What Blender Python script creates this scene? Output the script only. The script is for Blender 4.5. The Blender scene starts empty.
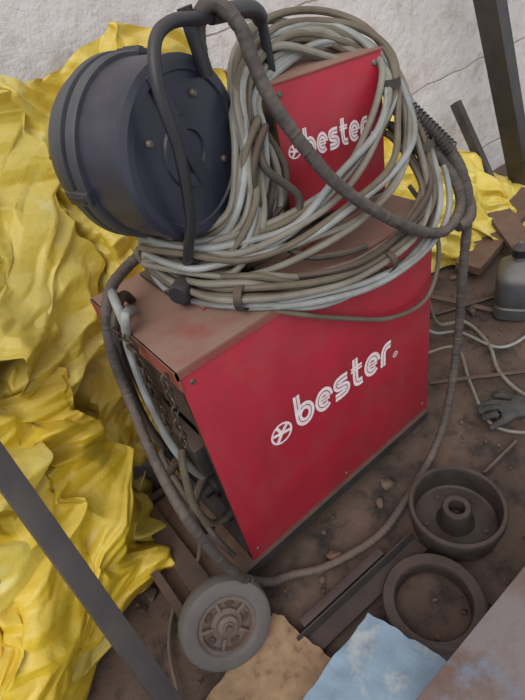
import bpy, bmesh, math, random
from mathutils import Matrix, Vector, noise, Quaternion
random.seed(7)
V=Vector
scene=bpy.context.scene
scene.view_settings.view_transform='Standard'
# ---------------------------------------------------------------- materials
def S(r,g,b):
    def f(c):
        c/=255.0
        return c/12.92 if c<=.04045 else ((c+.055)/1.055)**2.4
    return (f(r),f(g),f(b),1)
def mat(name,c1,c2=None,scale=8,rough=.5,metal=0,bump=0,bscale=None,dust=0,dustc=S(128,98,78),lo=.35,hi=.65,spots=None,spotc=None,coat=0,dlo=.15,dhi=.85,bdist=.004,slo=.56,shi=.66):
    m=bpy.data.materials.new(name);m.use_nodes=True
    nt=m.node_tree;N=nt.nodes;L=nt.links;b=N['Principled BSDF']
    tc=N.new('ShaderNodeTexCoord')
    def nz(sc,det=8,r=.6):
        n=N.new('ShaderNodeTexNoise');n.inputs['Scale'].default_value=sc;n.inputs['Detail'].default_value=det;n.inputs['Roughness'].default_value=r
        L.new(tc.outputs['Object'],n.inputs['Vector']);return n
    def ramp(src,a,bb):
        r=N.new('ShaderNodeValToRGB');r.color_ramp.elements[0].position=a;r.color_ramp.elements[1].position=bb
        L.new(src,r.inputs[0]);return r
    def mix(fac,a,bcol):
        x=N.new('ShaderNodeMix');x.data_type='RGBA'
        if hasattr(fac,'links'): L.new(fac,x.inputs[0])
        else: x.inputs[0].default_value=fac
        for i,c in ((6,a),(7,bcol)):
            if hasattr(c,'links'): L.new(c,x.inputs[i])
            else: x.inputs[i].default_value=c
        return x.outputs[2]
    col=c1
    if c2 is not None:
        col=mix(ramp(nz(scale).outputs[0],lo,hi).outputs[0],c1,c2)
    if spotc is not None:
        col=mix(ramp(nz(spots,10,.7).outputs[0],slo,shi).outputs[0],col,spotc)
    if dust>0:
        g=N.new('ShaderNodeNewGeometry');sx=N.new('ShaderNodeSeparateXYZ');L.new(g.outputs['Normal'],sx.inputs[0])
        r1=ramp(sx.outputs[2],dlo,dhi)
        r2=ramp(nz(9,10,.65).outputs[0],.2,.6)
        mu=N.new('ShaderNodeMath');mu.operation='MULTIPLY';L.new(r1.outputs[0],mu.inputs[0]);L.new(r2.outputs[0],mu.inputs[1])
        mu2=N.new('ShaderNodeMath');mu2.operation='MULTIPLY';mu2.use_clamp=True;L.new(mu.outputs[0],mu2.inputs[0]);mu2.inputs[1].default_value=dust
        col=mix(mu2.outputs[0],col,dustc)
        mr=N.new('ShaderNodeMapRange');L.new(mu2.outputs[0],mr.inputs[0]);mr.inputs[3].default_value=rough;mr.inputs[4].default_value=.9
        L.new(mr.outputs[0],b.inputs['Roughness'])
    else: b.inputs['Roughness'].default_value=rough
    if hasattr(col,'links'): L.new(col,b.inputs['Base Color'])
    else: b.inputs['Base Color'].default_value=col
    b.inputs['Metallic'].default_value=metal
    if coat: b.inputs['Coat Weight'].default_value=coat;b.inputs['Coat Roughness'].default_value=.25
    if bump>0:
        bp=N.new('ShaderNodeBump');bp.inputs['Strength'].default_value=bump;bp.inputs['Distance'].default_value=bdist
        L.new(nz(bscale or scale*4,8,.6).outputs[0],bp.inputs['Height']);L.new(bp.outputs[0],b.inputs['Normal'])
    return m
M={}
M['red']=mat('red_paint',S(172,32,52),S(152,34,50),6,.48,0,.06,60,dust=.3,dustc=S(150,80,70),spots=9,spotc=S(148,64,64),slo=.48,shi=.82)
M['redtop']=mat('red_paint_dusty',S(140,54,50),S(124,82,66),7,.7,0,.1,40,dust=1.3,dustc=S(136,106,92))
M['dark']=mat('dark_steel',S(46,44,46),S(66,60,58),12,.55,.2,.15,dust=.5)
M['post']=mat('painted_steel',S(58,55,58),S(74,69,69),12,.5,.2,.12,dust=.2)
M['black']=mat('black_paint',S(28,29,34),S(42,42,48),10,.42,0,.05,dust=.4,dustc=S(110,95,88))
M['drum']=mat('navy_plastic',S(36,39,54),S(48,50,64),9,.36,0,.06,60,dust=.35,dustc=S(110,100,98))
M['lid']=mat('drum_lid_plastic',S(46,48,54),S(62,63,67),9,.45,0,.06,60,dust=.4,dustc=S(108,102,100))
M['rubber']=mat('hose_rubber',S(58,54,54),S(84,76,70),25,.7,0,.35,90,dust=.5,dustc=S(122,102,88))
M['cableA']=mat('cable_grey',S(138,135,124),S(110,103,92),14,.5,0,.05,dust=.3,dustc=S(112,92,74))
M['cableB']=mat('cable_khaki',S(112,103,86),S(90,79,66),14,.55,0,.05,dust=.3,dustc=S(100,80,62))
M['cableC']=mat('cable_bluegrey',S(156,160,160),S(124,124,120),14,.45,0,.05,dust=.25,dustc=S(120,100,80))
M['cableD']=mat('cable_dark',S(48,45,42),S(72,62,54),14,.6,0,.1,dust=.4)
M['white']=mat('white_print',S(240,230,232),S(226,204,208),40,.5,0,0)
M['steel']=mat('bare_steel',S(120,112,106),S(84,74,68),16,.45,.6,.1,dust=.5)
M['rust']=mat('rusty_steel',S(126,116,116),S(108,86,76),6,.65,.2,.5,40,spots=5,spotc=S(116,126,142),lo=.42,hi=.6)
M['castiron']=mat('cast_iron',S(58,53,52),S(78,68,62),18,.5,.4,.35,60,dust=.45,dustc=S(98,82,72))
M['tyre']=mat('grey_rubber',S(100,97,96),S(84,79,78),18,.75,0,.15,60,dust=.4,dustc=S(126,113,106))
M['hub']=mat('rusty_hub',S(118,106,102),S(96,78,70),22,.6,.3,.2,60,dust=.3)
M['wood']=mat('chipboard',S(160,132,102),S(130,104,80),30,.85,0,.3,90,spots=30,spotc=S(108,84,64))
M['plank']=mat('old_wood',S(100,78,64),S(76,58,48),14,.85,0,.4,60,dust=.4)
M['blue']=mat('blue_plastic_sheet',S(140,162,180),S(120,142,160),10,.4,0,.15,30,spots=10,spotc=S(160,168,172))
M['jug']=mat('grey_plastic',S(92,94,98),S(74,74,76),10,.4,.2,.1,dust=.5,dustc=S(140,130,120))
M['glove']=mat('glove_fabric',S(78,77,76),S(50,49,49),22,.85,0,.4,120)
M['stone']=mat('stones',S(112,94,82),S(80,64,54),20,.9,0,.3)
M['brass']=mat('chain_steel',S(96,84,76),S(56,46,40),30,.5,.6,0)
M['tarp']=mat('yellow_plastic',S(220,198,88),S(206,176,54),3.2,.36,0,.55,34,dust=.35,dustc=S(196,184,134),spots=5,spotc=S(218,206,128),bdist=.007,coat=.12)
M['tarp2']=mat('yellow_plastic_deep',S(220,188,50),S(202,164,36),3.2,.34,0,.55,34,dust=.25,dustc=S(196,178,110),spots=5,spotc=S(216,196,88),bdist=.007,coat=.15)

# ---------------------------------------------------------------- mesh builder
def catmull(pts,closed,n):
    out=[];k=len(pts);rng=k if closed else k-1
    for i in range(rng):
        if closed: p=[pts[(i+j-1)%k] for j in range(4)]
        else: p=[pts[max(0,min(k-1,i+j-1))] for j in range(4)]
        for s in range(n):
            t=s/n
            out.append(.5*((2*p[1])+(p[2]-p[0])*t+(2*p[0]-5*p[1]+4*p[2]-p[3])*t*t+(3*p[1]-p[0]-3*p[2]+p[3])*t**3))
    if not closed: out.append(pts[-1].copy())
    return out
class MB:
    def __init__(s): s.v=[];s.f=[];s.m=[];s.mats=[]
    def mi(s,m):
        if m not in s.mats: s.mats.append(m)
        return s.mats.index(m)
    def add(s,vs,fs,m):
        o=len(s.v);s.v+= [tuple(v) for v in vs];k=s.mi(m)
        for f in fs: s.f.append([i+o for i in f]);s.m.append(k)
    def box(s,lo,hi,m,mx=None,bev=0):
        bm=bmesh.new();bmesh.ops.create_cube(bm,size=1)
        for v in bm.verts:
            v.co=V([(lo[i]+hi[i])/2+v.co[i]*(hi[i]-lo[i]) for i in range(3)])
        if bev>0: bmesh.ops.bevel(bm,geom=bm.edges[:],offset=bev,segments=2,affect='EDGES',profile=.6)
        if mx is not None: bm.transform(mx)
        bm.verts.index_update()
        s.add([v.co.copy() for v in bm.verts],[[v.index for v in f.verts] for f in bm.faces],m);bm.free()
    def lathe(s,prof,m,mx=None,seg=48,shape=None):
        vs=[];fs=[]
        for r,h in prof:
            for k in range(seg):
                a=2*math.pi*k/seg
                p=V((r*math.cos(a),r*math.sin(a),h))
                if shape: p=shape(p)
                if mx is not None: p=mx@p
                vs.append(p)
        n=len(prof)
        for i in range(n-1):
            for k in range(seg):
                fs.append([i*seg+k,i*seg+(k+1)%seg,(i+1)*seg+(k+1)%seg,(i+1)*seg+k])
        s.add(vs,fs,m)
    def tube(s,pts,r,m,closed=False,seg=10,n=8,corr=0,cp=.006,smooth=True,mx=None,taper=None):
        pts=[V(p) for p in pts]
        P=catmull(pts,closed,n) if smooth else pts
        if corr:
            L=[0]
            for i in range(1,len(P)): L.append(L[-1]+(P[i]-P[i-1]).length)
            st=cp/4;Q=[];j=0;d=0
            while d<L[-1]:
                while j<len(L)-2 and L[j+1]<d: j+=1
                t=(d-L[j])/max(1e-9,L[j+1]-L[j]);Q.append(P[j].lerp(P[j+1],t));d+=st
            P=Q
        if mx is not None: P=[mx@p for p in P]
        k=len(P);vs=[];fs=[];nrm=None
        for i in range(k):
            if closed: t=(P[(i+1)%k]-P[i-1])
            else: t=P[min(k-1,i+1)]-P[max(0,i-1)]
            t.normalize()
            if nrm is None:
                nrm=t.orthogonal().normalized()
            nrm=(nrm-t*nrm.dot(t)).normalized();b=t.cross(nrm)
            rr=r
            if corr: rr=r*(1+corr*(noise.noise(V((i*.9,1.3,r*100)))*2.4))
            if taper: rr=r*taper(i/(k-1))
            for q in range(seg):
                a=2*math.pi*q/seg
                r2=rr*(1+corr*2*noise.noise(V((i*.35,q*1.1,4)))) if corr else rr
                vs.append(P[i]+nrm*(r2*math.cos(a))+b*(r2*math.sin(a)))
        for i in range(k if closed else k-1):
            i2=(i+1)%k
            off=0
            if closed and i2==0:
                off=min(range(seg),key=lambda o:(vs[i*seg]-vs[o]).length)
            for q in range(seg):
                fs.append([i*seg+q,i*seg+(q+1)%seg,i2*seg+(q+1+off)%seg,i2*seg+(q+off)%seg])
        if not closed:
            fs.append([q for q in range(seg)][::-1]);fs.append([(k-1)*seg+q for q in range(seg)])
        s.add(vs,fs,m)
    def build(s,name,parent=None,ang=35):
        me=bpy.data.meshes.new(name);me.from_pydata(s.v,[],s.f)
        for m in s.mats: me.materials.append(M[m])
        me.polygons.foreach_set('material_index',s.m)
        me.polygons.foreach_set('use_smooth',[True]*len(s.f));me.update()
        me.set_sharp_from_angle(angle=math.radians(ang))
        o=bpy.data.objects.new(name,me);scene.collection.objects.link(o)
        if parent: par(o,parent)
        return o
def par(o,p):
    bpy.context.view_layer.update()
    o.parent=p;o.matrix_parent_inverse=p.matrix_world.inverted()
def empty(name,loc):
    e=bpy.data.objects.new(name,None);e.location=loc;e.empty_display_size=.1;scene.collection.objects.link(e)
    bpy.context.view_layer.update();return e
T=Matrix.Translation
def Rz(a): return Matrix.Rotation(a,4,'Z')
def Rx(a): return Matrix.Rotation(a,4,'X')
def Ry(a): return Matrix.Rotation(a,4,'Y')

def arc(cx,cy,r,a0,a1,n=20):
    return [(cx+r*math.cos(math.radians(a0+(a1-a0)*i/n)),cy+r*math.sin(math.radians(a0+(a1-a0)*i/n))) for i in range(n+1)]
def cm2(p,n=6): return [(q.x,q.y) for q in catmull([V((a,b,0)) for a,b in p],False,n)]
GL={
'b':([[(.16,1.5),(.16,.5)],arc(.52,.5,.36,180,540,30)],1.12),
'e':([[(.24,.5),(.84,.5)],arc(.52,.5,.36,0,315,26)],1.10),
's':([cm2([(.86,.86),(.5,.87),(.22,.82),(.16,.68),(.28,.54),(.5,.5),(.74,.45),(.84,.32),(.76,.18),(.48,.13),(.08,.14)])],1.06),
't':([cm2([(.32,1.32),(.32,.9),(.32,.45),(.38,.2),(.58,.13),(.76,.14)]),[(.04,.86),(.74,.86)]],.90),
'r':([cm2([(.16,.0),(.16,.3),(.17,.6),(.3,.82),(.52,.87),(.68,.86)])],.72),
'R':([[(.16,.0),(.16,1.0)],cm2([(.16,.92),(.5,.92),(.7,.8),(.6,.55),(.3,.5),(.16,.5)]),[(.4,.5),(.8,.0)]],1.0)}
def lettering(mb,word,x0,x1,z0,h,y,mx,wd=.34,gap=.04):
    tot=sum(GL[c][1] for c in word);sx=(x1-x0)/tot;sz=h/1.5;x=0;lay=0
    for c in word:
        for path in GL[c][0]:
            lay+=1
            pts=[V((p[0],p[1])) for p in path];n=len(pts)
            nm=[]
            closed=(pts[0]-pts[-1]).length<1e-4
            for i in range(n):
                if closed: t=pts[(i+1)%n if i<n-1 else 1]-pts[i-1 if i>0 else n-2]
                else: t=pts[min(n-1,i+1)]-pts[max(0,i-1)]
                t.normalize();nm.append(V((-t.y,t.x)))
            w_=wd if len(path)>2 or path[0][0]==path[1][0] else wd*.7
            for a,b in ((-w_/2,-gap/2),(gap/2,w_/2)):
                vs=[];fs=[]
                for p,q in zip(pts,nm):
                    for o_ in (a,b):
                        g=p+q*o_;vs.append(mx@V((x0+(x+g.x)*sx,y-.00018*(lay%3),z0+g.y*sz)))
                for i in range(n-1): fs.append([2*i,2*i+2,2*i+3,2*i+1])
                mb.add(vs,fs,'white')
        x+=GL[c][1]
def disc(mb,x,z,r0,r1,y,mx,m='white'):
    mb.lathe([(r0,y),(r1,y)],m,mx@T((x,0,z))@Rx(-math.pi/2),32)
def logo(mb,x,z,r,y,mx):
    disc(mb,x,z,r*.82,r,y,mx)
    for i,(th,l0,l1) in enumerate(((.25,-.84,.84),(1.2,-.84,0),(-.75,0,.84),(-.95,-.84,0))):
        mb.box((l0*r,y-.0002*i,-r*.13),(l1*r,y+.0003,r*.13),'white',mx@T((x,0,z))@Ry(th))

# ---------------------------------------------------------------- room
def grid_obj(name,x0,x1,y0,y1,nx,ny,fn,m):
    vs=[];fs=[]
    for j in range(ny+1):
        for i in range(nx+1):
            vs.append(fn(x0+(x1-x0)*i/nx,y0+(y1-y0)*j/ny))
    for j in range(ny):
        for i in range(nx):
            a=j*(nx+1)+i;fs.append([a,a+1,a+nx+2,a+nx+1])
    me=bpy.data.meshes.new(name);me.from_pydata([tuple(v) for v in vs],[],fs)
    me.materials.append(m);me.polygons.foreach_set('use_smooth',[True]*len(fs))
    o=bpy.data.objects.new(name,me);scene.collection.objects.link(o);return o
fm=mat('dirt_floor',S(72,58,52),S(104,84,72),5,.9,0,.9,70,lo=.3,hi=.7,spots=8,spotc=S(50,42,39),slo=.5,shi=.64)
def ff(x,y):
    h=noise.noise(V((x*5,y*5,0)))*.008+noise.noise(V((x*22,y*22,3)))*.004+noise.noise(V((x*60,y*60,3)))*.002
    return V((x,y,h-.012))
grid_obj('floor',-1.6,3.2,-1.4,.85,340,160,ff,fm)
wm=bpy.data.materials.new('whitewashed_plaster');wm.use_nodes=True
nt=wm.node_tree;N=nt.nodes;L=nt.links;b=N['Principled BSDF'];b.inputs['Roughness'].default_value=.9
tc=N.new('ShaderNodeTexCoord');mp=N.new('ShaderNodeMapping');mp.inputs['Rotation'].default_value=(math.radians(90),0,0);mp.inputs['Location'].default_value=(.3,.12,0)
L.new(tc.outputs['Object'],mp.inputs[0])
br=N.new('ShaderNodeTexBrick');br.inputs['Scale'].default_value=1;br.inputs['Brick Width'].default_value=1.9;br.inputs['Row Height'].default_value=.42;br.inputs['Mortar Size'].default_value=.005;br.inputs['Mortar Smooth'].default_value=.8
br.inputs['Color1'].default_value=S(226,221,220);br.inputs['Color2'].default_value=S(220,214,212);br.inputs['Mortar'].default_value=S(192,180,174)
nzw=N.new('ShaderNodeTexNoise');nzw.inputs['Scale'].default_value=5;nzw.inputs['Detail'].default_value=6
vm=N.new('ShaderNodeVectorMath');vm.operation='MULTIPLY_ADD';L.new(tc.outputs['Object'],nzw.inputs['Vector'])
L.new(nzw.outputs['Color'],vm.inputs[0]);vm.inputs[1].default_value=(.05,.05,.05);L.new(mp.outputs[0],vm.inputs[2]);L.new(vm.outputs[0],br.inputs['Vector'])
n2=N.new('ShaderNodeTexNoise');n2.inputs['Scale'].default_value=6;n2.inputs['Detail'].default_value=12;n2.inputs['Roughness'].default_value=.75;L.new(tc.outputs['Object'],n2.inputs['Vector'])
rp=N.new('ShaderNodeValToRGB');rp.color_ramp.elements[0].position=.5;rp.color_ramp.elements[1].position=.66;rp.color_ramp.elements[1].color=(.85,.85,.85,1);L.new(n2.outputs[0],rp.inputs[0])
mx=N.new('ShaderNodeMix');mx.data_type='RGBA';L.new(rp.outputs[0],mx.inputs[0]);L.new(br.outputs[0],mx.inputs[6]);mx.inputs[7].default_value=S(190,172,166)
L.new(mx.outputs[2],b.inputs['Base Color'])
n3=N.new('ShaderNodeTexNoise');n3.inputs['Scale'].default_value=16;n3.inputs['Detail'].default_value=12;n3.inputs['Roughness'].default_value=.65;L.new(tc.outputs['Object'],n3.inputs['Vector'])
ad=N.new('ShaderNodeMath');ad.operation='MULTIPLY_ADD';L.new(br.outputs['Fac'],ad.inputs[0]);ad.inputs[1].default_value=-.3;L.new(n3.outputs[0],ad.inputs[2])
bp=N.new('ShaderNodeBump');bp.inputs['Strength'].default_value=.7;bp.inputs['Distance'].default_value=.02;L.new(ad.outputs[0],bp.inputs['Height']);L.new(bp.outputs[0],b.inputs['Normal'])
wb=MB()
M['wall']=wm
wb.box((-1.6,.82,-.05),(3.2,1.0,2.2),'wall');wb.build('wall_back')

# ---------------------------------------------------------------- welding machine
wmch=empty('welding_machine',(.3,.16,.1))
b_=MB()
b_.box((0,-.0015,.1),(.63,.0025,.7),'red',bev=.0008)
b_.box((.626,0,.1),(.63,.33,.7),'red')
b_.box((0,.327,.1),(.63,.33,.7),'red')
b_.build('side_panels',wmch)
t=MB()
t.box((-.004,-.004,.7),(.634,.334,.704),'redtop',bev=.0015)
t.box((-.004,-.0045,.69),(.634,-.0015,.704),'redtop')
t.box((-.004,-.0045,.665),(.0,.334,.704),'redtop')
t.box((.12,.1,.704),(.6,.3,.712),'redtop',bev=.003)
t.build('top_cover',wmch)
e=MB()
e.box((.03,.004,.1),(.034,.327,.7),'dark')
for i in range(9):
    z=.5+i*.018
    e.box((.018,.05,z),(.03,.27,z+.004),'dark')
e.box((0,.0025,.1),(.03,.012,.7),'black');e.box((0,.318,.1),(.03,.327,.7),'black');e.box((0,.003,.1),(.03,.327,.12),'black')
for (y,z,r) in ((.07,.2,.028),(.16,.2,.028),(.25,.2,.028),(.1,.33,.02),(.22,.33,.02)):
    e.lathe([(0,-.02),(r*.5,-.02),(r*.5,0),(r,0),(r,.03)],'black',T((.02,y,z))@Ry(math.pi/2),20)
e.box((-.012,.05,.39),(.02,.26,.47),'dark',bev=.004)
e.build('end_plate',wmch)
c=MB()
c.box((-.2,0.0,.055),(.63,.33,.085),'plank',bev=.004)
c.box((-.2,-.012,.07),(.62,.008,.1),'dark');c.box((-.2,.322,.07),(.62,.342,.1),'dark')
c.box((-.2,0,.07),(-.18,.33,.12),'dark')
c.lathe([(.009,-.26),(.009,.24)],'steel',T((-.124,.165,.1))@Rx(math.pi/2),16)
c.box((-.15,0,.07),(-.1,.33,.11),'dark')
for y in (.05,.28):
    c.lathe([(0,-.012),(.034,-.012),(.037,-.006),(.037,.006),(.034,.012),(0,.012)],'tyre',T((.56,y,.03))@Rx(math.pi/2),24)
    c.box((.53,y-.02,.03),(.59,y-.015,.06),'dark');c.box((.53,y+.015,.03),(.59,y+.02,.06),'dark')
c.build('chassis',wmch)
def wheel(name,mx,parent):
    w=MB()
    w.lathe([(.062,-.014),(.066,-.020),(.072,-.022),(.076,-.021),(.088,-.022),(.097,-.017),(.101,-.008),(.101,.008),(.098,.017),(.09,.022),(.072,.021),(.066,.017),(.064,.0),(.062,-.014)],'tyre',mx,56)
    w.lathe([(.063,-.016),(.055,-.016),(.052,-.006),(.034,-.004)],'hub',mx,48)
    w.lathe([(0,-.026),(.012,-.026),(.013,-.022),(.022,-.02),(.024,-.012),(.034,-.010),(.036,-.004),(.027,.012),(.02,.02),(0,.02)],'hub',mx,32)
    w.lathe([(0,-.034),(.007,-.034),(.008,-.026)],'steel',mx,12)
    for k in range(5):
        w.lathe([(0,-.0075),(.0075,-.0075),(.009,-.005)],'dark',mx@Rz(k*math.pi/2.5+.3)@T((.0435,0,0))@Matrix.Diagonal((.8,1.25,1,1)),16)
        w.box((.03,-.004,-.014),(.058,.004,-.004),'hub',mx@Rz((k+.5)*math.pi/2.5+.3),bev=.0015)
    w.lathe([(0,.006),(.06,.006)],'dark',mx,24)
    w.build(name,parent)
wheel('wheel_near',T((-.128,-.062,.097))@Rz(math.radians(-8))@Rx(math.radians(240)),wmch)
wheel('wheel_far',T((-.124,.39,.1))@Rx(math.radians(-90)),wmch)
I4=Matrix.Identity(4)
tilt=T((.2,0,.395))@Ry(math.radians(3))@T((-.2,0,-.395))
lt=MB()
lettering(lt,'bester',.194,.488,.394,.092,-.0022,tilt)
logo(lt,.155,.418,.028,-.0022,I4);disc(lt,.503,.389,.0065,.0085,-.0022,I4);lettering(lt,'R',.4997,.508,.3845,.013,-.0022,I4,wd=.2,gap=0)
lt.build('lettering',wmch)
lg=MB()
for x,z in ((.02,.13),(.61,.13),(.02,.67),(.61,.67),(.31,.12),(.31,.68)):
    lg.lathe([(0,-.004),(.004,-.004),(.006,-.001)],'steel',T((x,0,z))@Rx(-math.pi/2),12)
lg.build('screws',wmch)
h=MB()
h.tube([(.02,.23,.70),(.02,.23,.745),(.01,.20,.765),(.0,.165,.76),(-.005,.15,.72)],.008,'cableC')
h.tube([(.03,.195,.72),(.0,.14,.752),(-.008,.16,.70),(-.012,.172,.661),(-.02,.177,.535),(-.03,.12,.46),(-.02,.09,.39),(0,.1,.33)],.008,'cableC')
h.tube([(.05,.25,.705),(.03,.22,.74),(-.01,.19,.72),(-.03,.2,.62),(-.035,.22,.45),(-.02,.2,.3),(.0,.16,.2)],.009,'cableD')
h.tube([(0,.07,.2),(-.04,.06,.24),(-.055,.05,.34),(-.04,.07,.42),(-.02,.1,.44)],.008,'cableB')
h.tube([(0,.25,.2),(-.05,.24,.2),(-.06,.18,.3),(-.03,.14,.38)],.009,'cableD')
h.tube([(0,.1,.33),(-.05,.08,.3),(-.06,.09,.2),(-.03,.12,.13)],.010,'cableD')
h.tube([(0,.22,.33),(-.04,.2,.36),(-.05,.12,.3),(-.045,.05,.2),(-.03,.03,.12)],.007,'rubber')
h.build('end_cables',wmch)
def chain(mb,p0,p1,n,r=.0085):
    p0=V(p0);p1=V(p1);d=(p1-p0)
    for i in range(n):
        c=p0+d*(i/(n-1))+V((0,.003*math.sin(i*1.3),0))
        q=d.to_track_quat('Z','Y').to_matrix().to_4x4()
        mx=T(c)@q@Rz(math.pi/2*(i%2)+.4)
        pts=[(r*math.cos(a)*.7,0,r*math.sin(a)*1.35) for a in [2*math.pi*k/10 for k in range(10)]]
        mb.tube(pts,.0023,'brass',closed=True,seg=6,n=2,mx=mx)
ch=MB();chain(ch,(-.020,.10,.715),(-.026,.085,.52),12);chain(ch,(-.016,.012,.695),(-.026,.03,.53),10);chain(ch,(-.016,.19,.71),(-.02,.10,.71),6)
ch.build('chains',wmch)

# ---------------------------------------------------------------- wire feeder
fe=empty('wire_feeder',(.37,.13,.715))
FM=T((.37,.13,.745))@Rz(-.24)
W,H,Dp=.215,.252,.2
f=MB()
f.box((0,-.002,0),(W,.002,H),'red',FM,bev=.0015)
f.box((W-.004,0,0),(W,Dp,H),'red',FM);f.box((0,Dp-.004,0),(W,Dp,H),'red',FM)
f.box((-.003,-.004,H),(W+.003,Dp+.003,H+.004),'redtop',FM,bev=.0015)
f.box((0.012,.002,0),(.016,Dp,H),'dark',FM)
f.box((0,.002,0),(.012,.01,H),'dark',FM)
f.box((0,0,-.005),(W,Dp,0),'dark',FM)
f.box((-.02,.06,.05),(.012,.12,.12),'black',FM,bev=.005)
f.lathe([(0,-.05),(.016,-.05),(.016,-.03),(.022,-.03),(.022,0)],'black',FM@T((.01,.09,.17))@Ry(math.pi/2),24)
f.lathe([(0,-.04),(.009,-.04),(.009,0)],'steel',FM@T((.01,.04,.07))@Ry(math.pi/2),16)
for x,z in ((.014,.016),(W-.014,.016),(.014,H-.016),(W-.014,H-.016)):
    f.lathe([(0,-.0055),(.004,-.005),(.006,-.002)],'steel',FM@T((x,0,z))@Rx(-math.pi/2),12)
f.lathe([(.05,0),(.05,-.02),(.07,-.03),(.07,-.041)],'dark',FM@T((W/2,.1,0)),24)
f.build('feeder_case',fe)
lt=MB();lettering(lt,'bester',.046,.180,.118,.054,-.0028,FM);logo(lt,.026,.138,.013,-.0028,FM);disc(lt,.189,.12,.002,.0038,-.0028,FM)
lt.build('lettering',fe)
DM=T((.178,.10,.965))@Rz(math.radians(17))@Rx(-math.pi/2)
d=MB()
R0=.128
d.lathe([(0,.0),(.03,.0),(.032,-.004),(.05,-.004),(.052,0),(R0-.022,0),(R0-.02,-.004),(R0-.008,-.004),(R0,.002),(R0,.085)],'drum',DM,72)
d.lathe([(R0,.085),(R0+.006,.086),(R0+.008,.09),(R0+.008,.104),(R0+.003,.107),(R0+.003,.112),(R0+.009,.114),(R0+.009,.128),(R0+.002,.132),(R0-.002,.155),(R0-.008,.168),(R0-.018,.177),(R0-.03,.18),(0,.184)],'lid',DM,72)
for k in range(3):
    a=k*2*math.pi/3+3.0
    d.box((R0+.002,-.011,.084),(R0+.0125,.011,.134),'lid',DM@Rz(a),bev=.003)
    d.box((R0+.010,-.006,.09),(R0+.015,.006,.125),'black',DM@Rz(a),bev=.002)
for k in range(4):
    a=k*math.pi/2+.5
    d.lathe([(0,-.006),(.004,-.006),(.006,-.003),(.006,0)],'steel',DM@T((.08*math.cos(a),.08*math.sin(a),0)),10)
d.box((-.12,-.012,-.006),(.05,.012,0),'drum',DM@Rz(1.3),bev=.002)
d.build('spool_drum',fe)
fr=MB()
fr.tube([(.40,.16,1.0),(.385,.145,1.085),(.36,.135,1.105),(.256,.1,1.118),(.19,.075,1.127),(.152,.06,1.112),(.132,.045,1.062),(.135,.045,.986),(.128,.055,.895),(.122,.08,.84),(.13,.14,.765),(.13,.16,.715)],.0085,'black',seg=14)
fr.tube([(.385,.145,1.088),(.36,.135,1.106),(.27,.105,1.118)],.0125,'black',seg=14)
fr.tube([(.122,.10,.81),(.2,.13,.79),(.30,.16,.765),(.38,.18,.75)],.009,'black')
fr.tube([(.235,.11,1.135),(.238,.108,1.10),(.245,.11,1.05)],.011,'black',seg=12)
fr.box((.1,.13,.712),(.40,.3,.722),'dark',bev=.002)
for y in (.14,.27):
    fr.box((.13,y,.72),(.16,y+.012,.86),'dark')
fr.build('carry_frame',fe)
cn=MB()
cn.lathe([(0,-.035),(.017,-.035),(.019,-.03),(.019,.0),(.015,.004),(.015,.035),(0,.035)],'black',T((.12,.14,.745))@Rz(.6)@Ry(math.pi/2),20)
cn.box((.15,.09,.715),(.20,.13,.75),'black',bev=.006)
cn.lathe([(0,-.03),(.014,-.03),(.014,.03),(0,.03)],'cableD',T((.22,.12,.735))@Rz(-.5)@Ry(math.pi/2),16)
cn.build('cable_connectors',fe)

# ---------------------------------------------------------------- cable coils
def jitter(pts,spread,seed,amp=.008):
    rnd=random.Random(seed)
    off=V((rnd.uniform(-1,1),rnd.uniform(-.5,.9),rnd.uniform(-1,1)))*spread
    out=[]
    sc=1+rnd.uniform(-.04,.04)
    c=sum((V(p) for p in pts),V())/len(pts)
    for i,p in enumerate(pts):
        q=c+(V(p)-c)*sc
        q=q+off+V((noise.noise(V((i*.6,seed,0))),noise.noise(V((i*.6,seed,5)))*.6,noise.noise(V((i*.6,seed,9)))))*amp*2.4
        out.append(q)
    return out
A=[(.108,.2,.816),(.139,.12,.808),(.207,.07,.801),(.306,.04,.802),(.421,.03,.828),(.530,.04,.882),(.590,.06,.950),(.584,.12,1.006),(.541,.18,1.045),(.455,.2,1.058),(.354,.16,1.040),(.300,.12,.995),(.275,.09,.913),(.228,.08,.836),(.167,.12,.815),(.131,.2,.821)]
A3=[(.10,.2,.80),(.139,.10,.79),(.207,.05,.78),(.306,.02,.775),(.421,.0,.785),(.530,.0,.82),(.60,.03,.88),(.62,.08,.96),(.585,.14,1.02),(.50,.18,1.045),(.39,.16,1.040),(.318,.12,.995),(.285,.09,.913),(.25,.06,.84),(.2,.07,.79),(.14,.15,.80)]
B=[(.105,.225,.79),(.114,.2,.74),(.136,.09,.735),(.187,.011,.735),(.272,-.022,.705),(.393,-.032,.679),(.533,-.03,.679),(.62,-.012,.72),(.64,.022,.81),(.63,.068,.883),(.6,.101,.958),(.525,.14,1.022),(.44,.17,1.035),(.335,.14,1.01),(.30,.11,.95),(.28,.1,.88),(.228,.12,.82),(.15,.2,.80)]
Cc=[(.331,.12,.942),(.341,.1,.883),(.314,.09,.823),(.265,.1,.805),(.249,.08,.854),(.263,.08,.916),(.305,.1,.949)]
B2=[(.13,.2,.735),(.2,.06,.73),(.3,-.01,.72),(.42,-.022,.705),(.54,-.02,.715),(.6,.0,.76),(.61,.05,.82),(.6,.1,.86),(.62,.2,.82),(.5,.26,.76),(.35,.26,.74),(.2,.25,.74)]
coil=empty('welding_cable_coil',(.3,.1,.72))
k=MB()
mats=['cableA','cableB','cableC','cableA','cableB','cableA','cableC','cableB']
for i in range(7): k.tube(jitter(A,.019,i+1,.011),.0062,mats[i],closed=True,n=7)
for i in range(4): k.tube(jitter(A3,.014,i+71,.012),.0062,mats[i],closed=True,n=7)
k.build('coil_upper',coil)
k=MB()
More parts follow.
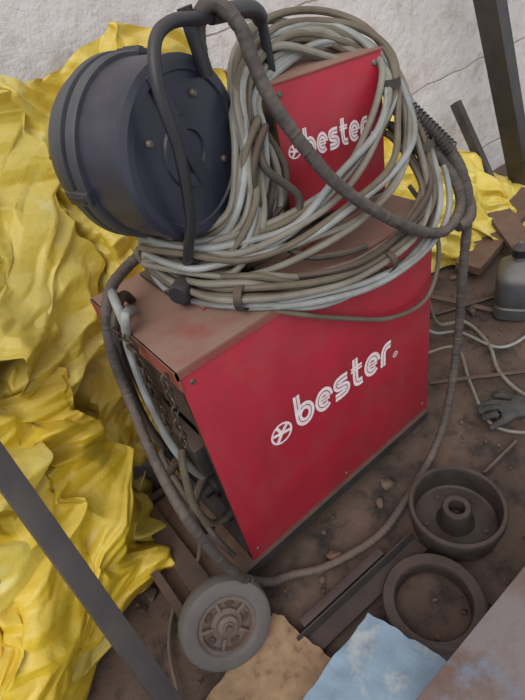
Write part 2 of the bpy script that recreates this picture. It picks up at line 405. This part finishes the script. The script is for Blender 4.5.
for i in range(10): k.tube(jitter(B,.021,i+21,.011),.0062,mats[(i+1)%8],closed=True,n=7)
for i in range(4): k.tube(jitter(B2,.014,i+51),.0062,['cableB','cableD','cableB','cableD'][i],closed=True,n=7)
k.build('coil_lower',coil)
k=MB()
for i in range(5): k.tube(jitter(Cc,.014,i+41,.009),.0062,['cableA','cableD','cableA','cableB','cableD'][i],closed=True,n=7)
k.tube([(.150,.054,.725),(.226,-.015,.687),(.329,-.02,.614),(.469,-.02,.526),(.585,-.02,.504),(.65,-.005,.568),(.66,.02,.65),(.62,.05,.74)],.005,'cableB')
k.tube([(.30,.1,.95),(.29,.07,.9),(.33,.05,.84),(.30,.05,.79),(.24,.05,.77),(.2,.1,.75)],.007,'cableD')
k.tube([(.35,.15,.9),(.32,.1,.86),(.28,.08,.80),(.3,.03,.75),(.36,.0,.73),(.42,-.01,.72)],.007,'cableD')
k.build('loose_strands',coil)
k=MB()
def tie(c,ax,r):
    q=V(ax).to_track_quat('Z','Y').to_matrix().to_4x4()
    k.lathe([(r*.9,-.007),(r,-.007),(r,.007),(r*.9,.007)],'cableD',T(c)@q,20)
tie((.165,.03,.738),(.5,-.8,0),.024);tie((.45,-.032,.679),(1,.05,0),.022);tie((.58,.06,.945),(.1,.1,1),.018);tie((.635,.03,.82),(-.1,.3,1),.022)
k.build('tape_ties',coil)

gh=empty('welding_gun_hose',(.03,-.025,.03))
k=MB()
P1=[(.245,.115,1.07),(.25,.11,1.11),(.262,.10,1.130),(.28,.09,1.125),(.291,.07,1.096),(.294,.06,1.054),(.303,.04,.996),(.331,.015,.925),(.369,-.01,.856),(.438,-.04,.780),(.533,-.045,.706),(.62,-.04,.665),(.68,-.03,.686),(.685,-.01,.741),(.66,.033,.811),(.64,.069,.865)]
k.tube(P1,.0105,'rubber',corr=.05,cp=.012,seg=12)
k.build('hose_upper',gh)
k=MB()
P2=[(.2,.2,.80),(.140,.24,.787),(.076,.25,.774),(.005,.21,.760),(-.035,.192,.678),(-.05,.18,.56),(-.075,.09,.50),(-.091,-.02,.41),(-.061,-.05,.2),(.0,-.045,.06),(.06,-.05,.013),(.140,-.095,.012),(.286,-.127,.012),(.43,-.105,.014),(.55,-.085,.05),(.625,-.07,.15),(.685,-.045,.318),(.70,-.035,.524),(.705,-.031,.671),(.695,-.013,.758),(.67,.029,.828),(.65,.061,.874)]
k.tube(P2,.0105,'rubber',corr=.05,cp=.012,seg=12)
k.tube([(.66,-.04,.655),(.7,-.04,.66),(.715,-.02,.70),(.70,.0,.77),(.67,.04,.84),(.64,.1,.88)],.013,'rubber',corr=.04,cp=.012,seg=12)
k.build('hose_lower',gh)
k=MB()
sp=[];a0=V((.635,.06,.885));a1=V((.68,-.005,.80))
dv=(a1-a0);q=dv.to_track_quat('Z','Y')
for i in range(14*12):
    a=i/12*2*math.pi;sp.append(a0+dv*(i/(14*12))+q@V((.0135*math.cos(a),.0135*math.sin(a),0)))
k.tube(sp,.0018,'black',smooth=False,seg=6);k.build('strain_relief_spring',gh)

# ---------------------------------------------------------------- loose floor cables
k=MB()
k.tube([(.70,.1,.6),(.78,.13,.4),(.95,.2,.1),(1.1,.19,.012),(1.05,.07,.01),(.954,-.03,.01),(.914,-.148,.01),(.95,-.25,.01)],.006,'cableA')
k.tube([(.72,.15,.5),(.85,.25,.2),(.98,.24,.02),(1.045,.174,.01),(1.055,.033,.01),(1.177,.001,.01),(1.3,.05,.01)],.005,'cableC')
k.tube([(.66,.2,.3),(.8,.2,.06),(.97,.141,.01),(.862,.012,.01),(.761,-.119,.01),(.789,-.205,.01),(.87,-.25,.01)],.005,'cableA')
k.build('loose_cable')
k=MB()
k.tube([(-.03,.1,.3),(-.09,.09,.12),(-.184,.1,.02),(-.25,.03,.01),(-.29,-.08,.01),(-.33,-.16,.01)],.0045,'cableB')
k.build('loose_cable.001')

# ---------------------------------------------------------------- tarps
def interp(tab,x):
    if x<=tab[0][0]: return tab[0][1]
    for (a,va),(b2,vb) in zip(tab,tab[1:]):
        if x<=b2:
            t=(x-a)/(b2-a);t=t*t*(3-2*t);return va+(vb-va)*t
    return tab[-1][1]
topz=[(-1.3,.9),(-.6,.98),(-.1,1.0),(.1,1.03),(.26,1.05),(.4,1.08),(.55,1.06),(.7,.93),(.9,.84),(1.3,.74),(1.45,.62),(1.65,.38),(2.0,.12),(2.2,.05)]
foot=[(-1.3,.12),(-.6,.09),(-.42,.09),(-.22,.22),(-.1,.33),(-.02,.41),(.1,.46),(.6,.48),(1.2,.5),(1.5,.4),(1.8,.34),(2.2,.5)]
def mkwaves(seed):
    rnd=random.Random(seed);w=[]
    for lam,amp,an in ((.62,.055,.2),(.41,.05,-.5),(.30,.045,.9),(.22,.038,-.2),(.17,.033,.5),(.125,.026,-1.0),(.09,.019,1.4),(.066,.013,.1),(.048,.0085,-.7),(.034,.005,.8)):
        a=an+rnd.uniform(-.35,.35);w.append((math.cos(a)/lam,math.sin(a)/lam,rnd.uniform(0,1),amp,rnd.uniform(0,50)))
    return w
def crumple(x,s,seed,W_):
    wx=noise.noise(V((x*2.2,s*2.2,seed)))*.2+noise.noise(V((x*6,s*6,seed)))*.05
    ws=noise.noise(V((x*2.2,s*2.2,seed+7)))*.2+noise.noise(V((x*6,s*6,seed+7)))*.05
    X=x+wx;Y=s+ws;d=0
    for i,(kx,ks,ph,amp,o) in enumerate(W_):
        u=X*kx+Y*ks+ph;t=abs(2*(u-math.floor(u+.5)))*2-1
        mod=max(0,.45+1.5*noise.noise(V((x*3.3+o,s*3.3,o))))
        d+=amp*t*mod
    return d
def sheet(name,x0,x1,nx,ny,seed,m,t0=0,t1=1,off=0,edge=0,amp=1,edgeb=0):
    W_=mkwaves(seed);W2=mkwaves(seed+100)[2:8]
    def fn(x,t):
        tt=t0+(t1-t0)*t
        if edge: tt=max(0,tt+edge*(1-t)*noise.noise(V((x*3,seed,1))))
        if edgeb: tt=tt+edgeb*t*(noise.noise(V((x*3.3,seed,6)))+.35*noise.noise(V((x*11,seed,6))))
        tz=interp(topz,x)+noise.noise(V((x*6,seed,0)))*.03
        yf=interp(foot,x)
        yw=.77
        g=math.sin(tt*math.pi/2)**1.2
        y=yw+(yf-yw)*g;z=tz*(1-tt**1.15)
        s=tt*(tz+.3)
        d=crumple(x,s,seed,W_)*amp*(.6+.4*min(1,(yw-y)*5+.3)) + off
        k=1
        if -.03<x<.8: k=.6
        elif -.15<x<=-.03: k=.6+.4*(-.03-x)/.12
        elif x>=.8: k=.8
        d*=k
        nx_=noise.noise(V((x*4,s*4,seed+11)))*.05+crumple(x,s,seed+3,W2)*.8*k
        y2=y-d*.85;z2=max(.012*(1+noise.noise(V((x*9,s*9,2)))),z+d*.55)
        y2=min(y2,.8)
        return V((x+nx_,y2,z2))
    return grid_obj(name,x0,x1,0,1,nx,ny,fn,M[m])
sheet('yellow_tarp',-.95,2.1,700,290,1.3,'tarp',amp=1.0)
sheet('yellow_tarp.001',-.9,-.15,240,200,5.7,'tarp2',t0=.5,t1=1.0,off=.03,edge=.4,amp=.95)
sheet('yellow_tarp.002',-.9,.1,290,190,9.1,'tarp',t0=.03,t1=.5,off=.035,amp=.85,edgeb=.35)

# ---------------------------------------------------------------- steel stock
def bar(name,p0,p1,w,hh,m,roll=0,hollow=True,angle=False):
    p0=V(p0);p1=V(p1);d=p1-p0;Ln=d.length
    mx=T(p0)@d.to_track_quat('Z','Y').to_matrix().to_4x4()@Rz(roll)
    k=MB();t_=min(w,hh)*.1+.001
    if angle:
        k.box((-w/2,-hh/2,0),(w/2,-hh/2+t_,Ln),m,mx);k.box((-w/2,-hh/2+t_,0),(-w/2+t_,hh/2,Ln),m,mx)
    elif hollow:
        k.box((-w/2,-hh/2,0),(w/2,-hh/2+t_,Ln),m,mx,.0008);k.box((-w/2,hh/2-t_,0),(w/2,hh/2,Ln),m,mx,.0008)
        k.box((-w/2,-hh/2+t_,0),(-w/2+t_,hh/2-t_,Ln),m,mx);k.box((w/2-t_,-hh/2+t_,0),(w/2,hh/2-t_,Ln),m,mx)
    else: k.box((-w/2,-hh/2,0),(w/2,hh/2,Ln),m,mx,.001)
    return k.build(name)
bar('steel_tube',(-.288,-.265,.01),(-.278,.77,1.70),.038,.03,'post',0.25)
bar('steel_post',(2.11,.56,.0),(1.60,.72,1.5),.09,.06,'post',.3)
bar('steel_post.001',(1.77,.42,.0),(1.80,.75,.48),.035,.035,'post',.2)
bar('steel_post.002',(2.35,.50,.0),(2.20,.76,1.3),.05,.04,'post',.2)
bar('steel_angle_bar',(.335,-.206,.02),(-.03,-.19,.02),.045,.03,'post',.2,angle=True)
bar('steel_flat_bar',(.74,-.21,.012),(.60,-.205,.006),.03,.006,'steel',1.57,hollow=False)
bar('steel_flat_bar.001',(.09,-.30,.03),(.20,-.44,.03),.035,.03,'post',.1)
bar('steel_flat_bar.002',(.25,-.16,.012),(.0,-.15,.012),.02,.02,'post',.1,hollow=False)
bar('steel_rod',(1.0,.33,.012),(1.45,.10,.02),.012,.012,'dark',.1,hollow=False)
bar('steel_rod.001',(1.15,.40,.012),(1.22,.12,.012),.02,.006,'steel',.1,hollow=False)
bar('steel_rod.002',(.78,.10,.012),(1.02,-.10,.012),.014,.006,'dark',.1,hollow=False)

# ---------------------------------------------------------------- cast parts
k=MB()
c0=T((.44,-.231,.0))
k.lathe([(0,.0),(.096,.0),(.102,.006),(.104,.05),(.109,.054),(.111,.060),(.111,.082),(.109,.085),(.101,.085),(.098,.080),(.095,.02),(.09,.016),(.045,.014),(.036,.03),(.034,.068),(.031,.072),(.020,.072),(.018,.068),(.018,.03),(0,.03)],'castiron',c0,72)
for i in range(5):
    a=i*2*math.pi/5
    k.lathe([(0,.018),(.006,.018),(.008,.012)],'dark',c0@T((.07*math.cos(a),.07*math.sin(a),0)),12)
k.build('brake_drum')
k=MB()
k.lathe([(.078,.004),(.1,.0),(.106,.006),(.108,.04),(.104,.046),(.082,.046),(.078,.04),(.078,.004)],'castiron',T((.235,-.318,0)),64)
k.build('metal_ring')
# ---------------------------------------------------------------- boards and plates
def slab(name,quad,z,th,m,n=24,amp=.0,seed=0,tiltz=(0,0,0,0)):
    q=[V((a,b3,z+tz)) for (a,b3),tz in zip(quad,tiltz)]
    bm=bmesh.new();g={}
    for lay in (0,1):
        for j in range(n+1):
            for i in range(n+1):
                u=i/n;v=j/n
                p=(q[0]*(1-u)+q[1]*u)*(1-v)+(q[3]*(1-u)+q[2]*u)*v
                dd=amp*noise.noise(V((p.x*9,p.y*9,seed)))+amp*.4*noise.noise(V((p.x*30,p.y*30,seed)))
                edge=.006*noise.noise(V((p.x*40,p.y*40,seed+3))) if (i in(0,n) or j in (0,n)) else 0
                g[lay,i,j]=bm.verts.new(p+V((edge,edge,dd-(th if lay==0 else 0))))
    for j in range(n):
        for i in range(n):
            bm.faces.new([g[1,i,j],g[1,i+1,j],g[1,i+1,j+1],g[1,i,j+1]]);bm.faces.new([g[0,i,j],g[0,i,j+1],g[0,i+1,j+1],g[0,i+1,j]])
    for i in range(n):
        bm.faces.new([g[0,i,0],g[0,i+1,0],g[1,i+1,0],g[1,i,0]]);bm.faces.new([g[0,i+1,n],g[0,i,n],g[1,i,n],g[1,i+1,n]])
        bm.faces.new([g[0,0,i+1],g[0,0,i],g[1,0,i],g[1,0,i+1]]);bm.faces.new([g[0,n,i],g[0,n,i+1],g[1,n,i+1],g[1,n,i]])
    bmesh.ops.recalc_face_normals(bm,faces=bm.faces)
    me=bpy.data.meshes.new(name);bm.to_mesh(me);bm.free();me.materials.append(M[m])
    o=bpy.data.objects.new(name,me);scene.collection.objects.link(o);return o
slab('chipboard_offcut',[(-.027,-.085),(.0,-.245),(-.16,-.34),(-.30,-.13)],.02,.016,'wood')
slab('blue_plastic_sheet',[(.107,-.251),(.15,-.41),(-.06,-.50),(-.15,-.28)],.085,.003,'blue',amp=.012,seed=4)
k=MB();k.box((-.10,-.46,.0),(.10,-.30,.07),'dark',bev=.004);k.build('steel_offcut_block')
k=MB()
k.box((.0,-.80,.188),(.75,-.43,.2),'rust',bev=.002);k.box((.0,-.437,.14),(.75,-.43,.19),'rust')
for x in (.03,.70):
    for y in (-.77,-.46): k.box((x,y,0),(x+.03,y+.02,.19),'dark')
k.build('rusty_steel_table')

# ---------------------------------------------------------------- jug
def jug(name,mx):
    k=MB()
    def sq(p):
        r=math.hypot(p.x,p.y)
        if r<1e-6: return p
        a=math.atan2(p.y,p.x);n=4
        f_=(abs(math.cos(a))**n+abs(math.sin(a))**n)**(-1/n)
        f_=1+(f_-1)*min(1,r/.06)
        return V((p.x*f_,p.y*f_*.75,p.z))
    k.lathe([(0,0),(.07,0),(.08,.008),(.082,.05),(.078,.056),(.082,.062),(.082,.15),(.074,.17),(.05,.19),(.024,.205),(.02,.22),(.02,.232)],'jug',mx,48,sq)
    k.lathe([(.026,.222),(.026,.248),(.02,.252),(0,.252)],'black',mx,20)
    k.tube([(.03,0,.2),(.055,0,.225),(.085,0,.215),(.095,0,.17),(.085,0,.13),(.07,0,.12)],.009,'jug',mx=mx)
    return k.build(name)
jug('plastic_jug',T((1.27,.12,0))@Rz(.5))
# ---------------------------------------------------------------- glove
def glove(name,loc,rot):
    me=bpy.data.meshes.new(name);vs=[];es=[];rs=[]
    def add(p,r,prev=None):
        vs.append(p);rs.append(r)
        if prev is not None: es.append((prev,len(vs)-1))
        return len(vs)-1
    a=add((0,-.07,.02),(.036,.016));bq=add((0,-.03,.022),(.034,.017),a);c=add((0,.01,.022),(.036,.015),bq)
    for fx,ln,cz in ((-.033,.05,.02),(-.011,.062,.034),(.012,.058,.03),(.034,.045,.018)):
        p=add((fx,.03,.024),(.012,.011),c);p=add((fx*1.2,.03+ln*.6,cz),(.010,.009),p);add((fx*1.25,.03+ln,cz-.012),(.009,.008),p)
    p=add((.036,-.03,.02),(.013,.011),bq);p=add((.06,-.005,.018),(.011,.010),p);add((.068,.02,.014),(.009,.009),p)
    me.from_pydata(vs,es,[]);o=bpy.data.objects.new(name,me);scene.collection.objects.link(o)
    sk=o.modifiers.new('skin','SKIN')
    for i,r in enumerate(rs): me.skin_vertices[0].data[i].radius=r
    me.skin_vertices[0].data[0].use_root=True
    su=o.modifiers.new('sub','SUBSURF');su.levels=2;su.render_levels=2
    bpy.context.view_layer.update();dg=bpy.context.evaluated_depsgraph_get()
    m2=bpy.data.meshes.new_from_object(o.evaluated_get(dg));o.modifiers.clear();o.data=m2
    m2.materials.clear();m2.materials.append(M['glove'])
    for p_ in m2.polygons: p_.use_smooth=True;p_.material_index=0
    o.location=loc;o.rotation_euler=(0,0,rot);return o
glove('work_glove',(.83,-.14,0),1.0)
# ---------------------------------------------------------------- heap at right
slab('wooden_plank',[(1.35,.30),(1.95,.38),(1.93,.48),(1.34,.40)],.06,.03,'plank',tiltz=(0,.05,.05,0))
slab('wooden_plank.001',[(1.42,.12),(1.62,.45),(1.70,.40),(1.52,.08)],.1,.02,'plank',tiltz=(-.07,0.03,0.03,-.07))
slab('wooden_plank.002',[(1.55,.0),(2.2,.2),(2.18,.28),(1.53,.08)],.05,.03,'plank')
k=MB()
def stone(x,y,r,m):
    bm=bmesh.new();bmesh.ops.create_icosphere(bm,subdivisions=1,radius=1)
    sx,sy,sz=random.uniform(.6,1.4),random.uniform(.6,1.3),random.uniform(.3,.8);rz=Rz(random.uniform(0,6))
    for v in bm.verts:
        q=v.co*(1+random.uniform(-.2,.2));v.co=(rz@V((q.x*sx,q.y*sy,q.z*sz)))*r+V((x,y,r*sz*.6-.005))
    bm.verts.index_update();k.add([v.co.copy() for v in bm.verts],[[v.index for v in f_.verts] for f_ in bm.faces],m);bm.free()
for i in range(800):
    x=random.uniform(-.5,2.2);y=random.uniform(-.5,.45)
    if -.2<x<.66 and 0<y<.4 : continue
    if (x-.44)**2+(y+.231)**2<.02 : continue
    big=random.random()>.95 and (x-.235)**2+(y+.318)**2>.02
    stone(x,y,random.uniform(.012,.022) if big else random.choice([.002,.003,.004,.005,.007]),random.choice(['stone','castiron','castiron','plank','dark']))
k.build('gravel_debris',ang=20)

# ---------------------------------------------------------------- camera
R=V((.7619,-.6203,-.1875)).normalized();F=V((.386,.667,-.6377)).normalized()
D=F.cross(R).normalized();R=D.cross(F).normalized()
cam=bpy.data.cameras.new('camera');co=bpy.data.objects.new('camera',cam);scene.collection.objects.link(co)
cam.lens=25.714;cam.sensor_width=36;cam.clip_start=.02
mm=Matrix((R,-D,-F)).transposed().to_4x4();mm.translation=V((-.178,-.584,1.198));co.matrix_world=mm
scene.camera=co
# ---------------------------------------------------------------- light
w=bpy.data.worlds.new('world');scene.world=w;w.use_nodes=True
w.node_tree.nodes['Background'].inputs[0].default_value=(.95,.97,1,1);w.node_tree.nodes['Background'].inputs[1].default_value=.8
s=bpy.data.lights.new('skylight','SUN');s.energy=1.75;s.angle=math.radians(45);s.color=(1,.99,.97)
so=bpy.data.objects.new('skylight',s);scene.collection.objects.link(so)
so.rotation_euler=V((.75,.5,-1.0)).to_track_quat('-Z','Y').to_euler()
